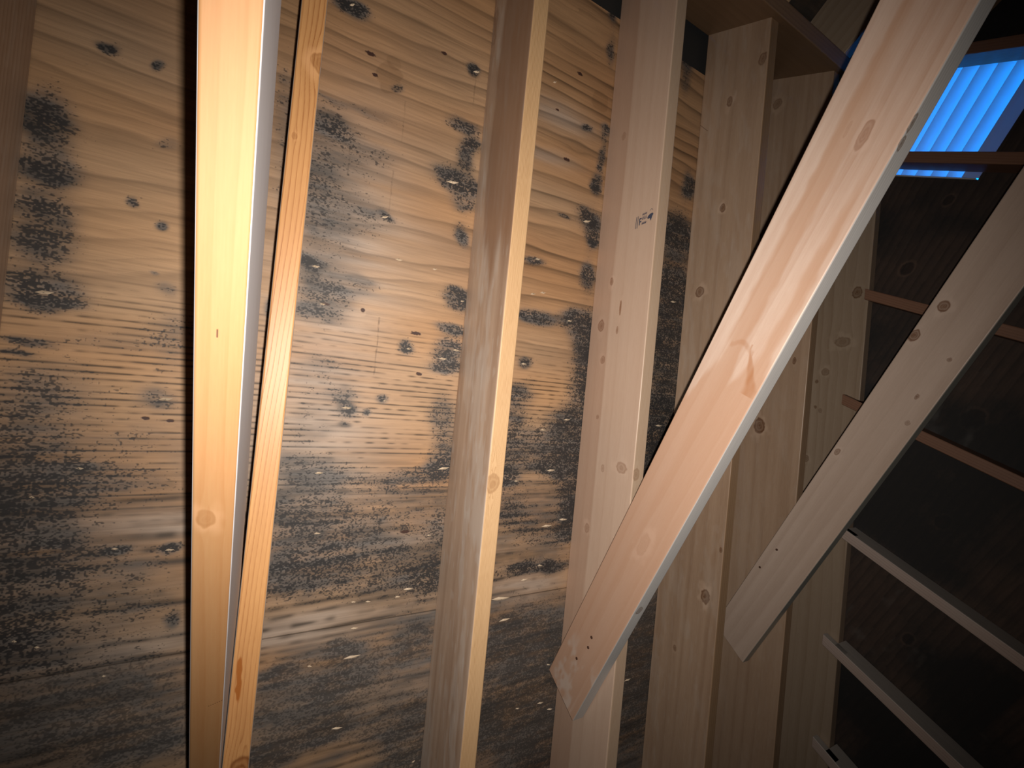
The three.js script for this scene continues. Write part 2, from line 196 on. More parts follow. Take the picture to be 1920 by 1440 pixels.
      const cov = sstep(0, 0.13, n - (0.9 - 0.56 * m)) * (upper ? 1 : 0.6), bf = (upper ? 0.72 * sstep(-0.14, -0.42, u + 0.25 * big) : 0.97) * sstep(0.22, 0.55, fbm(X * 2.6 + 3, u * 9 + 2)) * (1 - 0.8 * Math.min(1, pl)), film = Math.min(0.93, Math.max(bf, 0.97 * sstep(0.1, 0.85, m0)) * (0.62 + 0.5 * vn(X * 14 + 2, u * 60) + 0.3 * (vn(X * 60, u * 150) - 0.5)));
      k *= 1 - 0.82 * line;
      r *= k; g *= k; b *= k;
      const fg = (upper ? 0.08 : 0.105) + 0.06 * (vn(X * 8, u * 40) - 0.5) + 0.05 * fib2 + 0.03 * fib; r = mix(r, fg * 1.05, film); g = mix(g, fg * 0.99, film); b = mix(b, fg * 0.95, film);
      const cc = cov * (0.55 + 0.4 * m); r = mix(r, 0.022, cc); g = mix(g, 0.021, cc); b = mix(b, 0.022, cc);
      for (const [sx, su, rx, ru, st] of STAIN) { const d = Math.hypot((X - sx) / rx, (u - su) / ru) + 0.5 * (vn(X * 45, u * 60) - 0.5); if (d < 1.1) { const t = st * sstep(1.08, 0.95, d) * 0.75; r = mix(r, r * 0.62, t); g = mix(g, g * 0.58, t); b = mix(b, b * 0.52, t); } }
      for (const [sx, su, rx, ru] of DARKKNOT) { const ax = (X - sx) / rx, au = (u - su) / ru; if (ax > -1.6 && ax < 1.6 && au > -1.6 && au < 1.6) { const t = sstep(1.2, 0.8, Math.hypot(ax, au) + 0.5 * (vn(X * 300, u * 300) - 0.5)); r = mix(r, 0.05, t); g = mix(g, 0.022, t); b = mix(b, 0.016, t); } }
      for (const [sx, su, , ru, st] of VLINE) { const ax = Math.abs(X - sx - 0.002 * (vn(3, u * 60) - 0.5)); if (ax < 0.0016 && Math.abs(u - su) < ru) { const t = st * 0.6 * vn(X * 50, u * 120); r *= 1 - t; g *= 1 - t; b *= 1 - t; } }
      const o = 4 * (y * W + x); data[o] = enc(r); data[o + 1] = enc(g); data[o + 2] = enc(b); data[o + 3] = 255;
    }
  }
  return dataTex(W, H, data);
}
const UPTOP = 1.175;
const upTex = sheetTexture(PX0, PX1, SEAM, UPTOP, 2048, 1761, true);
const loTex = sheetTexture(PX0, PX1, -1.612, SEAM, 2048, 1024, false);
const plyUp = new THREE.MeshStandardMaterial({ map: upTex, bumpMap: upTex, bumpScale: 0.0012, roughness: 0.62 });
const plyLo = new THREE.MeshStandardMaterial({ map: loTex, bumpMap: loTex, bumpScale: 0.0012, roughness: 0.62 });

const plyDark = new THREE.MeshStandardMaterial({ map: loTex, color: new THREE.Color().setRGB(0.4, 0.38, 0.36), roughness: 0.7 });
function sheet(org, U, N, x0, x1, u0, u1, t0, mat, name, parent) {      // a plywood sheet with its inner face at N = D
  const g = new THREE.BoxGeometry(x1 - x0, u1 - u0, 0.012);
  const p = g.attributes.position, uv = g.attributes.uv;
  for (let i = 0; i < p.count; i++) uv.setXY(i, (p.getX(i) + (x1 - x0) / 2) / (PX1 - PX0), (p.getY(i) + (u1 - u0) / 2) / t0);
  const m = new THREE.Mesh(g, mat); m.name = name;
  m.quaternion.setFromRotationMatrix(new THREE.Matrix4().makeBasis(eX, U, eX.clone().cross(U)));
  m.position.copy(org).addScaledVector(eX, (x0 + x1) / 2).addScaledVector(U, (u0 + u1) / 2).addScaledVector(N, D + 0.006);
  parent.add(m); return m;
}
const ceiling = new THREE.Group(), farCeiling = new THREE.Group();
const XL = -4.2, XR = 2.039, EAVE = -5.15, GAP = 0.0016;
let sheetNo = 0; const sheetName = () => 'plywood_sheet' + (sheetNo++ ? '_' + String(sheetNo - 1).padStart(3, '0') : '');
{
  const rowsU = [[SEAM + GAP, UPTOP, UPTOP - SEAM, plyUp], [-1.612, SEAM - GAP, 1.024, plyLo], [-3.4, -1.615, 1.79, plyUp], [EAVE, -3.403, 1.75, plyLo]];
  const colsX = [[XL, PX0 - 2.053], [PX0 - 2.05, PX0 - GAP], [PX0, PX1], [PX1 + GAP, XR]];
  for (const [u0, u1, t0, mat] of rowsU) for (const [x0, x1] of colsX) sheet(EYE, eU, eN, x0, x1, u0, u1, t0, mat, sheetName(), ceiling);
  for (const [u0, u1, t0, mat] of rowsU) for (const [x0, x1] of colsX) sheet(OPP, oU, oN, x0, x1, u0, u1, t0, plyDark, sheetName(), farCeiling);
  const felt = new THREE.MeshStandardMaterial({ color: new THREE.Color().setRGB(0.015, 0.014, 0.013), roughness: 0.95 });     // roofing felt on the outside
  for (const [org, U, N, parent] of [[EYE, eU, eN, ceiling], [OPP, oU, oN, farCeiling]]) {
    const g = new THREE.BoxGeometry(XR - XL, UPTOP - EAVE, 0.008), m = new THREE.Mesh(g, felt); m.name = 'roofing_felt';
    m.quaternion.setFromRotationMatrix(new THREE.Matrix4().makeBasis(eX, U, eX.clone().cross(U)));
    m.position.copy(org).addScaledVector(eX, (XL + XR) / 2).addScaledVector(U, (UPTOP + EAVE) / 2).addScaledVector(N, D + 0.0165); parent.add(m);
  }
}
const steel = new THREE.MeshStandardMaterial({ color: new THREE.Color().setRGB(0.5, 0.5, 0.5), metalness: 1, roughness: 0.35 });
const splintMat = new THREE.MeshStandardMaterial({ color: new THREE.Color().setRGB(0.62, 0.5, 0.36), roughness: 0.6 });
{
  const splintGeos = [0, 1, 2].map((v) => {          // a lifted sliver of veneer, pointed at both ends
    const pts = [[-0.5, 0, 0], [-0.12, 0.5, 0.1], [0.1, 0.36, 0.2], [0.5, 0.06, 0.55 - 0.2 * v], [0.14, -0.45, 0.1], [-0.16, -0.4 + 0.1 * v, 0], [0.02, 0.04 * v, 0.75]];
    const p = [], tri = (a, b, c) => { for (const i of [a, b, c]) p.push(...pts[i]); };
    for (let i = 0; i < 6; i++) tri(i, (i + 1) % 6, 6);
    for (let i = 1; i < 5; i++) tri(0, i + 1, i);
    const g = new THREE.BufferGeometry(); g.setAttribute('position', new THREE.Float32BufferAttribute(p, 3)); g.computeVertexNormals(); g.setAttribute('uv', new THREE.Float32BufferAttribute(new Float32Array(p.length / 3 * 2), 2)); return g;
  });
  const tip = new THREE.ConeGeometry(0.0016, 0.009, 7); tip.translate(0, 0.0035, 0);
  const inward = eN.clone().negate(), basis = new THREE.Matrix4();
  SHINERS.forEach(([x, u, len, turn], i) => {
    const at = EYE.clone().addScaledVector(eX, x).addScaledVector(eU, u).addScaledVector(eN, D);
    const dir = eX.clone().multiplyScalar(Math.cos(turn)).addScaledVector(eU, Math.sin(turn)), side = inward.clone().cross(dir);
    const m = new THREE.Mesh(splintGeos[i % 3], splintMat); m.name = 'splinter' + (i ? '_' + String(i).padStart(3, '0') : '');
    m.quaternion.setFromRotationMatrix(basis.makeBasis(dir, side, inward)); m.scale.set(len, 0.0035 + 0.14 * len, 0.006); m.position.copy(at); ceiling.add(m);
    const n = new THREE.Mesh(tip, steel); n.name = 'nail_point' + (i ? '_' + String(i).padStart(3, '0') : '');
    n.quaternion.setFromUnitVectors(eY, inward.clone().addScaledVector(eX, 0.5 * (rnd() - 0.5)).addScaledVector(eU, 0.5 * (rnd() - 0.5)).normalize()); n.position.copy(at); ceiling.add(n);
  });
}
put(ceiling, 'ceiling', 'underside of the roof slope, tan plywood blotched with black mold', 'roof', null, 'structure');
put(farCeiling, 'ceiling', 'underside of the opposite roof slope', 'roof', null, 'structure');

// ------------------------------------------------------------------ gable wall, floor and the other closing walls
const gableTex = (() => {
  const W = 1024, H = 640, data = new Uint8Array(W * H * 4), z0 = -1.7, z1 = 1.3, y0 = 0, y1 = 1.875;
  const KN = [[0.913, 0.495, 0.022], [0.907, 0.242, 0.03], [0.485, -0.17, 0.04], [0.378, -0.527, 0.03], [0.7, -0.5, 0.02], [0.25, -0.95, 0.025]];
  for (let j = 0; j < H; j++) for (let i = 0; i < W; i++) {
    const z = z0 + (i + 0.5) / W * (z1 - z0), y = y0 + (j + 0.5) / H * (y1 - y0) ;
    const blk = sstep(0.3, 0.62, fbm(z * 3.2 + 4, y * 2.6)), sp = 0.5 * vn(z * 40, y * 90) + 0.5 * vn(z * 130, y * 260), fib = vn(z * 16, y * 420) - 0.5;
    let r = 0.1 + 0.03 * fib, g = 0.062 + 0.02 * fib, b = 0.045 + 0.015 * fib;
    const p = (y + 0.05 * (vn(z * 1.4, y * 4) - 0.5)) * 34, f = p - Math.floor(p); const l = 1 - 0.45 * Math.pow(f, 3); r *= l; g *= l; b *= l;
    for (const [ky, kz, kr] of KN) { const d = Math.hypot((z - kz) / kr, (y - ky) / kr * 1.3) + 0.35 * (vn(z * 40, y * 40) - 0.5); if (d < 2) { const ring = sstep(0.25, 0, Math.abs(d - 1)) ; r = mix(r, 0.2, ring * 0.6); g = mix(g, 0.12, ring * 0.6); b = mix(b, 0.08, ring * 0.6); if (d < 0.8) { r *= 0.5; g *= 0.45; b *= 0.45; } } }
    const t = Math.min(0.93, 0.2 + blk * 0.62 + 0.3 * sp); r = mix(r, 0.016, t); g = mix(g, 0.017, t); b = mix(b, 0.018, t);
    const ch = sstep(0.6, 0.9, fbm(z * 12 + 3, y * 26)) * sstep(0.6, 0.8, vn(z * 5, y * 6 + 2)) * 0.3; r = mix(r, 0.16, ch); g = mix(g, 0.15, ch); b = mix(b, 0.14, ch);
    const o = 4 * (j * W + i); data[o] = enc(r); data[o + 1] = enc(g); data[o + 2] = enc(b); data[o + 3] = 255;
  }
  return dataTex(W, H, data);
})();
const gableMat = new THREE.MeshStandardMaterial({ map: gableTex, roughness: 0.75 });
const VENT = { z0: 0.566, z1: 0.962, y0: 0.868, y1: 1.18 };
function gable(x, withVent) {
  const H0 = D / CS + 0.035, eaveZ = EAVE * CS - D * SN, top = H0 + ZR * SN / CS, sh = new THREE.Shape();     // roof line: y = H0 + z tan(pitch)
  sh.moveTo(eaveZ, -EYE.y); sh.lineTo(2 * ZR - eaveZ, -EYE.y); sh.lineTo(2 * ZR - eaveZ, H0 + eaveZ * SN / CS); sh.lineTo(ZR, top); sh.lineTo(eaveZ, H0 + eaveZ * SN / CS); sh.closePath();
  if (withVent) { const h = new THREE.Path(); h.moveTo(VENT.z0, VENT.y0); h.lineTo(VENT.z0, VENT.y1); h.lineTo(VENT.z1, VENT.y1); h.lineTo(VENT.z1, VENT.y0); h.closePath(); sh.holes.push(h); }
  const g = new THREE.ExtrudeGeometry(sh, { depth: 0.03, bevelEnabled: false });
  const p = g.attributes.position, uv = g.attributes.uv;
  for (let i = 0; i < p.count; i++) uv.setXY(i, (p.getX(i) + 1.7) / 3, p.getY(i) / 1.875);
  g.rotateY(-Math.PI / 2);                           // shape x -> +z, extrusion -> -x
  const m = new THREE.Mesh(g, gableMat); m.position.set(x, EYE.y, 0); return m;
}
put(gable(2.07, true), 'wall_right', 'dark moldy gable end wall behind the studs', 'wall', null, 'structure');
put(gable(XL, false), 'wall_left', 'far gable end wall', 'wall', null, 'structure');
{
  const zA = EAVE * CS - D * SN, zB = 2 * ZR - zA, plain = new THREE.MeshStandardMaterial({ map: loTex, roughness: 0.8 });
  const fl = new THREE.Mesh(new THREE.BoxGeometry(XR - XL + 0.1, 0.03, zB - zA + 0.2), plain); fl.position.set((XL + XR) / 2, -0.015, (zA + zB) / 2);
  put(fl, 'floor', 'board floor of the attic', 'floor', null, 'structure');
  for (const [n, z] of [['wall_back', zA - 0.0], ['wall_front', zB + 0.0]]) { const y1 = EYE.y + D / CS + zA * SN / CS + 0.03; const w = new THREE.Mesh(new THREE.BoxGeometry(XR - XL + 0.1, Math.max(0.06, y1), 0.03), plain); w.position.set((XL + XR) / 2, Math.max(0.06, y1) / 2, z); put(w, n, 'low eave wall closing the roof slope', 'wall', null, 'structure'); }
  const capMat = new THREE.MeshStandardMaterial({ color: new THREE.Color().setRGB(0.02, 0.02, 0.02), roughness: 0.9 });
  const caps = [];
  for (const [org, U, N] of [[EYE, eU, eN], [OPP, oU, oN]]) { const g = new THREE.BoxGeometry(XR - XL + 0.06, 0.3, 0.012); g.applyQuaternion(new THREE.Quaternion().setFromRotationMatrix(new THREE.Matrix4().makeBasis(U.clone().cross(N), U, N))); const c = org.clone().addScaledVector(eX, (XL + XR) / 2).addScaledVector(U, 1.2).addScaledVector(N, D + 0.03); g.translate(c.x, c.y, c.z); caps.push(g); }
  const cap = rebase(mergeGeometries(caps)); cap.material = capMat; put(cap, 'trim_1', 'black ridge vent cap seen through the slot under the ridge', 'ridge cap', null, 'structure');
}

// ------------------------------------------------------------------ rafters
const RW = 0.0385, RD = 0.2315;                      // thickness, depth
const C3 = (r, g, b) => [r, g, b];
const plumb = (a, b) => (ZR - 0.019 - b * SN + D * SN) / CS;   // where the rafter meets the ridge: z = ZR - 0.019
function rafter(x, tim, label, org = EYE, U = eU, N = eN, flip = false, depth = RD) {
  const g = bar({ o: org.clone().addScaledVector(eX, flip ? x + RW : x).addScaledVector(N, D), S: U, A: flip ? eX.clone().negate() : eX, B: N.clone().negate(), s0: EAVE + 0.08, s1: plumb, wa: RW, wb: depth, bands: tim.bands, u0: tim.u0, u1: tim.u1 });
  const m = rebase(g); m.material = tim.mat; return put(m, 'rafter', label, 'rafter', 'roof rafters');
}
const stampCanvas = document.createElement('canvas'); stampCanvas.width = 240; stampCanvas.height = 120;
{
  const c = stampCanvas.getContext('2d'); c.fillStyle = '#000'; c.fillRect(0, 0, 240, 120); c.fillStyle = '#fff'; c.strokeStyle = '#fff'; c.lineWidth = 7;
  for (const x of [14, 34]) { c.beginPath(); c.moveTo(x, 112); c.lineTo(x + 6, 22); c.stroke(); }
  c.font = 'bold 74px sans-serif'; c.fillText('F', 50, 96);
  c.lineWidth = 4; for (const [y, n, h] of [[24, 7, 10], [54, 5, 20], [92, 8, 12]]) for (let k = 0; k < n; k++) { c.beginPath(); c.moveTo(94 + k * 58 / n, y + h / 2); c.lineTo(97 + k * 58 / n, y - h / 2); c.lineTo(99 + k * 58 / n, y + (k % 2 ? 0 : h / 3)); c.stroke(); }   // smudged small print
  c.beginPath(); c.ellipse(196, 56, 36, 15, -0.25, 0, 7); c.fill(); c.beginPath(); c.moveTo(186, 62); c.lineTo(206, 96); c.lineTo(222, 60); c.fill(); c.lineWidth = 3; c.beginPath(); c.arc(204, 26, 18, 3.4, 6.1); c.stroke();
}
const r4paint = (c, s, b, seed) => {
  const e = 0.085 + 0.012 * (vn(s * 3, 4) - 0.5), t = sstep(e + 0.004, e - 0.004, b);               // the darker heartwood strip
  c[0] *= 1 - 0.13 * t; c[1] *= 1 - 0.19 * t; c[2] *= 1 - 0.22 * t;
};
const crack = (list) => (c, s, b) => { for (const [cs, cb, len, slope] of list) { const d = Math.abs(b - cb - (s - cs) * slope); if (d < 0.0007 && Math.abs(s - cs) < len) { c[0] *= 0.25; c[1] *= 0.2; c[2] *= 0.18; } } };
const pinkL = C3(0.56, 0.42, 0.325), pinkD = C3(0.40, 0.25, 0.165);
const timR1 = timber({ seed: 1, side: { w: RD, light: C3(0.4, 0.28, 0.2), dark: C3(0.25, 0.15, 0.09), dust: 0.3 }, bottom: { w: RW, light: C3(0.5, 0.33, 0.18), dark: C3(0.3, 0.17, 0.08) } });
const timR2 = timber({ seed: 2, side: { w: RD, light: C3(0.42, 0.34, 0.28), dark: C3(0.25, 0.17, 0.12) },
  bottom: { w: RW, light: C3(0.50, 0.26, 0.10), dark: C3(0.24, 0.08, 0.02), freq: 140, sharp: 7, contrast: 1.0, wander: 0.06, blotch: 0.6, knots: [[0.518, 0.036, 0.018, 0.012, 0.35, 0.9], [-0.666, 0.027, 0.02, 0.016, 0.8, 0], [0.384, 0.01, 0.006, 0.004, 0.3, 0.3]],
    paint: (c, s, b) => { const d = Math.hypot((s + 0.515) / 0.045, (b - 0.011 + (s + 0.515) * 0.06) / 0.0048) + 0.6 * (vn(s * 90, b * 260) - 0.5); const t = sstep(1.05, 0.7, d); c[0] = mix(c[0], 0.3, t); c[1] = mix(c[1], 0.1, t); c[2] = mix(c[2], 0.02, t); } } });
const timR3 = timber({ seed: 3, side: { w: RD, light: C3(0.45, 0.33, 0.245), dark: C3(0.27, 0.16, 0.1), dust: 0.85, blotch: 1.1, contrast: 0.15, freq: 26, knots: [[0.931, 0.012, 0.05, 0.03, 0.35, 0.2]], paint: (c, s, b) => { const t = 0.7 * sstep(0.35, 0.62, 0.75 * sstep(-0.05, 0.55, s) * sstep(0.02, 0.12, b) + 0.5 * (fbm(s * 4, b * 22) - 0.3)); c[0] = mix(c[0], 0.25, t); c[1] = mix(c[1], 0.135, t); c[2] = mix(c[2], 0.075, t); } },
  bottom: { w: RW, light: C3(0.58, 0.385, 0.21), dark: C3(0.38, 0.22, 0.10), freq: 330, wander: 0.006, contrast: 0.7, knots: [[-0.204, 0.013, 0.02, 0.016, 0.55, 0]] } });
const timR4 = timber({ seed: 4, rough: 0.36, side: { w: RD, light: pinkL, dark: pinkD, contrast: 0.14, freq: 22, blotch: 0.22, knots: [[0.211, 0.049, 0.018, 0.013, 0.75, 0.25], [0.11, 0.07, 0.012, 0.009, 0.6, 0.3], [-0.181, 0.187, 0.014, 0.02, 0.55, 0.25], [-0.057, 0.071, 0.006, 0.006, 0.6, 0], [-0.198, 0.114, 0.01, 0.007, 0.5, 0], [-0.382, 0.07, 0.013, 0.01, 0.4, 0.6], [0.34, 0.078, 0.012, 0.007, 0.7, 0.4], [0.256, 0.125, 0.02, 0.004, 1.1, 0.3], [0.193, 0.12, 0.011, 0.004, 0.8, 0], [0.773, 0.071, 0.011, 0.009, 0.4, 0]], paint: r4paint },
  bottom: { w: RW, light: C3(0.48, 0.36, 0.26), dark: C3(0.36, 0.22, 0.13), freq: 200, wander: 0.004, contrast: 0.35, knots: [[-0.19, 0.01, 0.015, 0.012, 0.5, 0.2]] } });
const brown = { blotch: 0.5, light: C3(0.42, 0.295, 0.205), dark: C3(0.22, 0.125, 0.07) };
const timR5 = timber({ seed: 5, rough: 0.36, side: { w: RD, ...brown, contrast: 0.15, freq: 24, dust: 0.25, knots: [[1.018, 0.111, 0.018, 0.011, 0.7, 1], [0.658, 0.121, 0.014, 0.01, 0.8, 1], [0.389, 0.063, 0.018, 0.015, 0.8, 0.9], [-0.584, 0.184, 0.022, 0.015, 0.9, 1], [1.094, 0.214, 0.02, 0.014, 0.7, 0], [-0.799, 0.092, 0.009, 0.007, 0.6, 0.3], [-0.426, 0.222, 0.008, 0.005, 0.9, 0]], paint: crack([[0.976, 0.018, 0.02, -0.9]]) },
  bottom: { w: RW, light: C3(0.34, 0.22, 0.13), dark: C3(0.2, 0.115, 0.06), contrast: 0.4 } });
const timR6 = timber({ seed: 6, rough: 0.34, side: { w: RD, ...brown, contrast: 0.15, freq: 24, dust: 0.15, knots: [[-0.047, 0.082, 0.028, 0.02, 0.95, 0.8], [0.197, 0.185, 0.012, 0.006, 0.9, 0.2], [1.201, 0.04, 0.02, 0.018, 0.5, 0.7]] }, bottom: { w: RW, light: C3(0.36, 0.24, 0.15), dark: C3(0.2, 0.12, 0.07), contrast: 0.4 } });
const timR7 = timber({ seed: 7, rough: 0.34, side: { w: RD, light: C3(0.44, 0.34, 0.25), dark: C3(0.26, 0.17, 0.1), contrast: 0.3, freq: 26, wander: 0.06, knots: [[0.523, 0.19, 0.022, 0.018, 0.9, 0.2], [0.325, 0.152, 0.02, 0.03, 0.5, 0.5], [0.2, 0.095, 0.016, 0.016, 0.5, 0.5], [0.158, 0.064, 0.008, 0.007, 0.9, 0], [0.049, 0.068, 0.007, 0.006, 0.9, 0], [-0.175, 0.049, 0.014, 0.011, 0.6, 0.4], [0.035, 0.088, 0.011, 0.008, 0.5, 0]] }, bottom: { w: RW, light: C3(0.36, 0.27, 0.2), dark: C3(0.2, 0.13, 0.08) } });
rafter(-0.4705, timR1, 'rafter cut off by the left edge of the picture');
rafter(-0.0376, timR2, 'orange rafter edge right beside the brightly lit collar tie');
rafter(0.3887, timR3, 'dusty brown rafter with a pale orange edge in mid picture');
{
  const r4 = rafter(0.8025, timR4, 'smooth pinkish rafter with a blue grade stamp');
  const tex = new THREE.CanvasTexture(stampCanvas), ink = new THREE.MeshStandardMaterial({ color: new THREE.Color().setRGB(0.05, 0.06, 0.1), alphaMap: tex, transparent: true, roughness: 0.7, polygonOffset: true, polygonOffsetFactor: -1 });
  const m = new THREE.Mesh(new THREE.PlaneGeometry(0.068, 0.044), ink); m.name = 'grade_stamp'; m.castShadow = m.receiveShadow = true; m.userData.label = 'dark blue ink grade stamp';
  m.quaternion.setFromRotationMatrix(new THREE.Matrix4().makeBasis(eN.clone().negate(), eU, eX.clone().negate()));
  m.position.copy(EYE).addScaledVector(eX, 0.8025 - 0.0003).addScaledVector(eU, 0.49).addScaledVector(eN, D - 0.187).sub(r4.position); r4.add(m);
}
rafter(1.2004, timR5, 'brown rafter with knots ringed by painted white sheen, just behind the large diagonal tie');
rafter(1.5709, timR6, 'brown rafter with one large dark knot, carrying the smaller collar tie');
rafter(1.985, timR7, 'last rafter flat against the dark gable wall', EYE, eU, eN, false, 0.218);
for (const [x, tim, label] of [[-0.0376, timR1, 'opposite slope rafter carrying the nearest collar tie'], [0.8025, timR5, 'opposite slope rafter carrying the large diagonal collar tie'], [1.2004, timR1, 'dim rafter stub past the ridge board at the top edge'], [1.5709, timR7, 'dim grey-brown rafter past the ridge board, left of the large tie'], [1.985, timR5, 'opposite slope rafter flat against the gable wall']]) rafter(x, tim, label, OPP, oU, oN, true, x > 1.9 ? 0.218 : RD);

// ------------------------------------------------------------------ ridge board
{
  const tim = timber({ W: 1024, s0: -0.8, s1: 2.1, seed: 9, side: { w: 0.286, light: C3(0.22, 0.135, 0.075), dark: C3(0.14, 0.08, 0.04), contrast: 0.3, freq: 30 }, bottom: { w: 0.038, light: C3(0.22, 0.14, 0.085), dark: C3(0.14, 0.08, 0.05) } });
  const g = bar({ o: EYE.clone().addScaledVector(eY, 1.492).addScaledVector(eZ, ZR + 0.019), S: eX, A: eZ.clone().negate(), B: eY.clone().negate(), s0: XL + 0.02, s1: 2.035, wa: 0.038, wb: 0.286, bands: { ...tim.bands, side: tim.bands.side }, u0: tim.u0, u1: tim.u1 });
  const m = rebase(g); m.material = tim.mat; put(m, 'ridge_board', 'brown ridge board running across the rafter tops at the upper right', 'ridge board');
}

// ------------------------------------------------------------------ collar ties, 2x6 on edge, nailed to the sides of the rafters
function tie(x, y, tim, zEnd, label, wa = 0.038, wb = 0.142, cut = false) {
  const g = bar({ o: EYE.clone().addScaledVector(eX, x).addScaledVector(eY, y + wb), S: eZ, A: eX, B: eY.clone().negate(), s0: cut ? (a, b2) => Math.max(zEnd, ((y + wb - b2) * CS - D) / SN + 0.012) : zEnd, s1: 2 * ZR + 1.1, wa, wb, bands: tim.bands, u0: tim.u0, u1: tim.u1 });
  const m = rebase(g); m.material = tim.mat; return put(m, 'collar_tie', label, 'collar tie', 'collar ties');
}
const flipB = (h, l) => l.map(([s, b, ...r]) => [s, h - b, ...r]);
const timT1 = timber({ s0: -1.25, s1: 0.8, seed: 11, rough: 0.68, side: { w: 0.142, light: C3(0.53, 0.53, 0.56), dark: C3(0.42, 0.41, 0.43), contrast: 0.2, freq: 24 },
  bottom: { w: 0.0395, light: C3(0.30, 0.16, 0.066), dark: C3(0.25, 0.105, 0.03), freq: 60, contrast: 0.3, blotch: 0.7, knots: [[-0.391, 0.013, 0.013, 0.0085, 0.25, 0.8]], paint: crack([[-0.726, 0.032, 0.004, 2.4], [-0.173, 0.018, 0.004, 0.02]]) } });
const timT2 = timber({ s0: -1.25, s1: 0.8, seed: 12, rough: 0.42, side: { w: 0.142, light: C3(0.60, 0.455, 0.37), dark: C3(0.40, 0.215, 0.13), contrast: 0.35, freq: 24, blotch: 0.55, wander: 0.035, knots: [...flipB(0.142, [[0.268, 0.056, 0.022, 0.008, 0.5, 0.25], [-0.6, 0.06, 0.03, 0.014, 0.15, 0.8], [0.278, 0.086, 0.012, 0.003, 0.3, 0.4]])],
    paint: (c, s, b) => { const bb = 0.142 - b + 0.006 * (vn(s * 45, b * 90) - 0.5);           // resin-dark wedge of a spike knot, with a thin leg beside it
      const p = Math.min(1, Math.max(0, (s + 0.165) / 0.065)), mid = 0.016 + 0.038 * p, half = 0.014 * (1 - p) + 0.0015, w1 = s > -0.18 && s < -0.09 ? sstep(half * 1.15, half * 0.4, Math.abs(bb - mid)) : 0;
      const q = Math.min(1, Math.max(0, (bb - 0.05) / 0.045)), leg = -0.105 + 0.012 * Math.sin(q * 3.1), w2 = bb > 0.045 && bb < 0.1 ? sstep(0.008, 0.002, Math.abs(s - leg)) * 0.6 : 0, t = Math.max(w1, w2) * (0.45 + 0.4 * vn(s * 40, b * 140));
      const hw = 0.62 * sstep(0.42, 0.6, 0.5 * sstep(-0.08, -0.22, s + 0.5 * bb) + 0.65 * vn(s * 1.6 + 3, bb * 52)); c[0] = mix(c[0], 0.45, hw); c[1] = mix(c[1], 0.255, hw); c[2] = mix(c[2], 0.155, hw);
      c[0] = mix(c[0], 0.38, t); c[1] = mix(c[1], 0.175, t); c[2] = mix(c[2], 0.08, t); if (s < -0.95) { const du = sstep(0.55, 0.75, fbm(s * 14, b * 30)) * sstep(-0.95, -1.05, s) * 0.5; c[0] = mix(c[0], 0.6, du); c[1] = mix(c[1], 0.55, du); c[2] = mix(c[2], 0.5, du); } } },
  bottom: { w: 0.038, light: C3(0.50, 0.49, 0.48), dark: C3(0.33, 0.32, 0.31), contrast: 0.45, freq: 190, knots: [[0.285, 0.004, 0.012, 0.005, 1, 0], [0.258, 0.006, 0.01, 0.005, 1, 0], [-0.749, 0.017, 0.012, 0.008, 0.9, 0]] } });
const timT3 = timber({ s0: -1.25, s1: 0.8, seed: 13, rough: 0.4, side: { w: 0.142, light: C3(0.56, 0.44, 0.36), dark: C3(0.35, 0.24, 0.175), contrast: 0.2, freq: 30, wander: 0.03, blotch: 0.4, knots: flipB(0.142, [[0.111, 0.113, 0.017, 0.012, 1.1, 0.5], [0.019, 0.132, 0.018, 0.012, 1.1, 0.3], [-0.013, 0.034, 0.006, 0.005, 0.8, 0], [-0.13, 0.044, 0.008, 0.004, 0.9, 0], [-0.372, 0.127, 0.012, 0.007, 0.8, 0.4], [-0.204, 0.026, 0.007, 0.006, 0.6, 0], ]) },
  bottom: { w: 0.038, light: C3(0.3, 0.3, 0.27), dark: C3(0.17, 0.17, 0.15), contrast: 0.4, freq: 190 } });
tie(-0.0783, 0.43, timT1, -1.16, 'brightly lit orange collar tie closest to the viewer', 0.0395, 0.15);
const rust = new THREE.MeshStandardMaterial({ color: new THREE.Color().setRGB(0.09, 0.045, 0.03), roughness: 0.7, metalness: 0.3 });
const headGeo = new THREE.CylinderGeometry(0.0038, 0.0038, 0.003, 12); headGeo.rotateZ(Math.PI / 2);
function nailHeads(t, x, list) { list.forEach(([z, y], i) => { const n = new THREE.Mesh(headGeo, rust); n.name = 'nail_head' + (i ? '_' + String(i).padStart(3, '0') : ''); n.position.set(x, EYE.y + y, z).sub(t.position); n.castShadow = n.receiveShadow = true; t.add(n); }); }
nailHeads(tie(0.7635, 0.44, timT2, -1.178, 'large pinkish diagonal collar tie ending on the stamped rafter'), 0.7635 - 0.0002, [[-0.931, 0.506], [-0.964, 0.501], [-1.031, 0.516]]);
nailHeads(tie(1.532, 0.442, timT3, -1.2, 'smaller grey-brown diagonal collar tie at the right edge', 0.038, 0.142, true), 1.532 - 0.0002, [[-0.768, 0.553], [-0.864, 0.565]]);

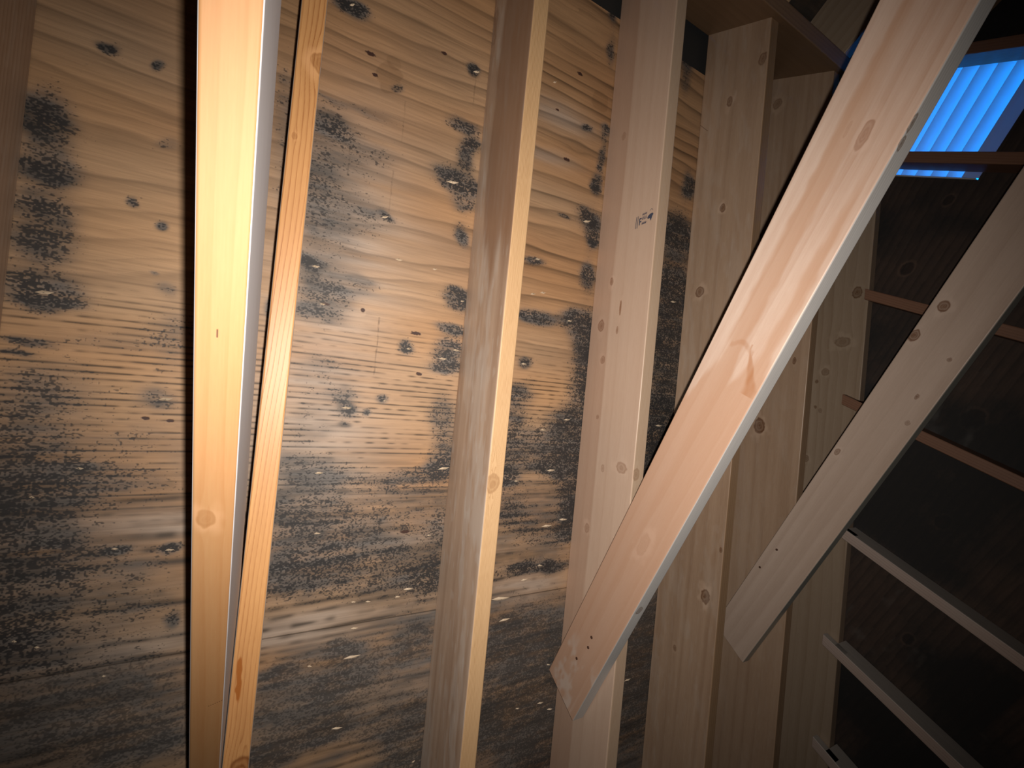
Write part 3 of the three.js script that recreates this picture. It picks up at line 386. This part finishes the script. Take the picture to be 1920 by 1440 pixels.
// ------------------------------------------------------------------ gable studs, notched over the last rafter
const studTims = [
  timber({ W: 1024, s0: -1.2, s1: 1.4, seed: 21, side: { w: 0.09, light: C3(0.42, 0.39, 0.36), dark: C3(0.25, 0.22, 0.2), dust: 0.3 }, bottom: { w: 0.038, light: C3(0.6, 0.48, 0.42), dark: C3(0.36, 0.25, 0.2), dust: 0.4 } }),
  timber({ W: 1024, s0: -1.2, s1: 1.4, seed: 22, side: { w: 0.09, light: C3(0.26, 0.14, 0.09), dark: C3(0.15, 0.07, 0.04) }, bottom: { w: 0.038, light: C3(0.3, 0.16, 0.1), dark: C3(0.18, 0.08, 0.05) } })];
function stud(z, tim, tongue, label, mirrored = false) {
  const zc = mirrored ? 2 * ZR - z - 0.038 : z;
  const under = (zz) => (D - 0.218 + (mirrored ? 2 * ZR - zz : zz) * SN) / CS - 0.0015;     // underside of the last rafter
  const parts = [bar({ o: new THREE.Vector3(2.04, EYE.y, zc), S: eY, A: eZ, B: eX.clone().negate(), s0: -EYE.y, s1: (a) => under(zc + a), wa: 0.038, wb: 0.09, bands: tim.bands, u0: tim.u0, u1: tim.u1 })];
  if (tongue) parts.push(bar({ o: new THREE.Vector3(1.983, EYE.y, zc), S: eY, A: eZ, B: eX.clone().negate(), s0: under(zc) - 0.02, s1: (a) => under(zc) + tongue + (mirrored ? -1 : 1) * a * 0.45, wa: 0.038, wb: 0.0329, bands: tim.bands, u0: tim.u0, u1: tim.u1 }));
  const m = rebase(mergeGeometries(parts)); m.material = tim.mat; return put(m, 'gable_stud', label, 'stud', 'studs of the gable wall');
}
stud(-1.535, studTims[0], 0.05, 'lowest gable stud, only a stub in the bottom right corner');
stud(-1.165, studTims[0], 0.045, 'grey gable stud, second from the bottom right corner');
stud(-0.757, studTims[0], 0.02, 'grey gable stud meeting the gable rafter just under the smaller collar tie');
stud(-0.301, studTims[1], 0.05, 'brown gable stud with its notched end lapped on the rafter, behind the smaller tie');
stud(0.096, studTims[1], 0, 'dark reddish gable stud above the smaller collar tie');
stud(0.59, studTims[1], 0, 'dark gable stud crossing the blue vent');
stud(0.59, studTims[1], 0, 'dark gable stud along the upper edge of the blue vent', true);

// ------------------------------------------------------------------ louvred gable vent
{
  const vent = new THREE.Group(); vent.position.set(2.07, EYE.y + VENT.y0, ZR);
  const vinyl = new THREE.MeshPhysicalMaterial({ color: new THREE.Color().setRGB(0.8, 0.8, 0.8), roughness: 0.9, transmission: 0.58, thickness: 0, side: THREE.DoubleSide });
  const frameMat = new THREE.MeshStandardMaterial({ color: new THREE.Color().setRGB(0.55, 0.56, 0.58), roughness: 0.6 });
  const apronMat = new THREE.MeshPhysicalMaterial({ color: new THREE.Color().setRGB(0.6, 0.6, 0.62), roughness: 0.9, transmission: 0.28, thickness: 0, side: THREE.DoubleSide });
  const w = VENT.z1 - VENT.z0, h = VENT.y1 - VENT.y0;
  const bx = (sx, sy, sz, x, y, z) => { const g = new RoundedBoxGeometry(sx, sy, sz, 1, 0.002); g.translate(x, y, z); return g; };
  const zc = (VENT.z0 + VENT.z1) / 2 - ZR;
  const frame = new THREE.Mesh(mergeGeometries([bx(0.05, 0.01, w - 0.002, 0.005, h - 0.0055, zc), bx(0.05, h - 0.024, 0.008, 0.005, h / 2, zc - w / 2 + 0.0045), bx(0.05, h - 0.024, 0.008, 0.005, h / 2, zc + w / 2 - 0.0045)]), frameMat); frame.name = 'frame'; vent.add(frame);
  const apron = new THREE.Mesh(bx(0.006, 0.052, w - 0.02, -0.012, 0.03, zc), apronMat); apron.name = 'apron'; vent.add(apron);
  const sillPart = new THREE.Mesh(bx(0.05, 0.004, w - 0.02, 0.008, 0.0025, zc), frameMat); sillPart.name = 'sill'; vent.add(sillPart);
  const lg = new RoundedBoxGeometry(0.0022, 0.062, w - 0.02, 1, 0.0008);
  for (let k = 0; k < 5; k++) { const l = new THREE.Mesh(lg, vinyl); l.name = 'louver' + (k ? '_' + String(k).padStart(3, '0') : ''); l.rotation.z = 0.6; l.position.set(0.008, 0.078 + k * 0.049, zc); vent.add(l); }
  put(vent, 'gable_vent', 'louvred gable vent glowing blue with daylight', 'vent');
}
renderer.render(scene, camera);
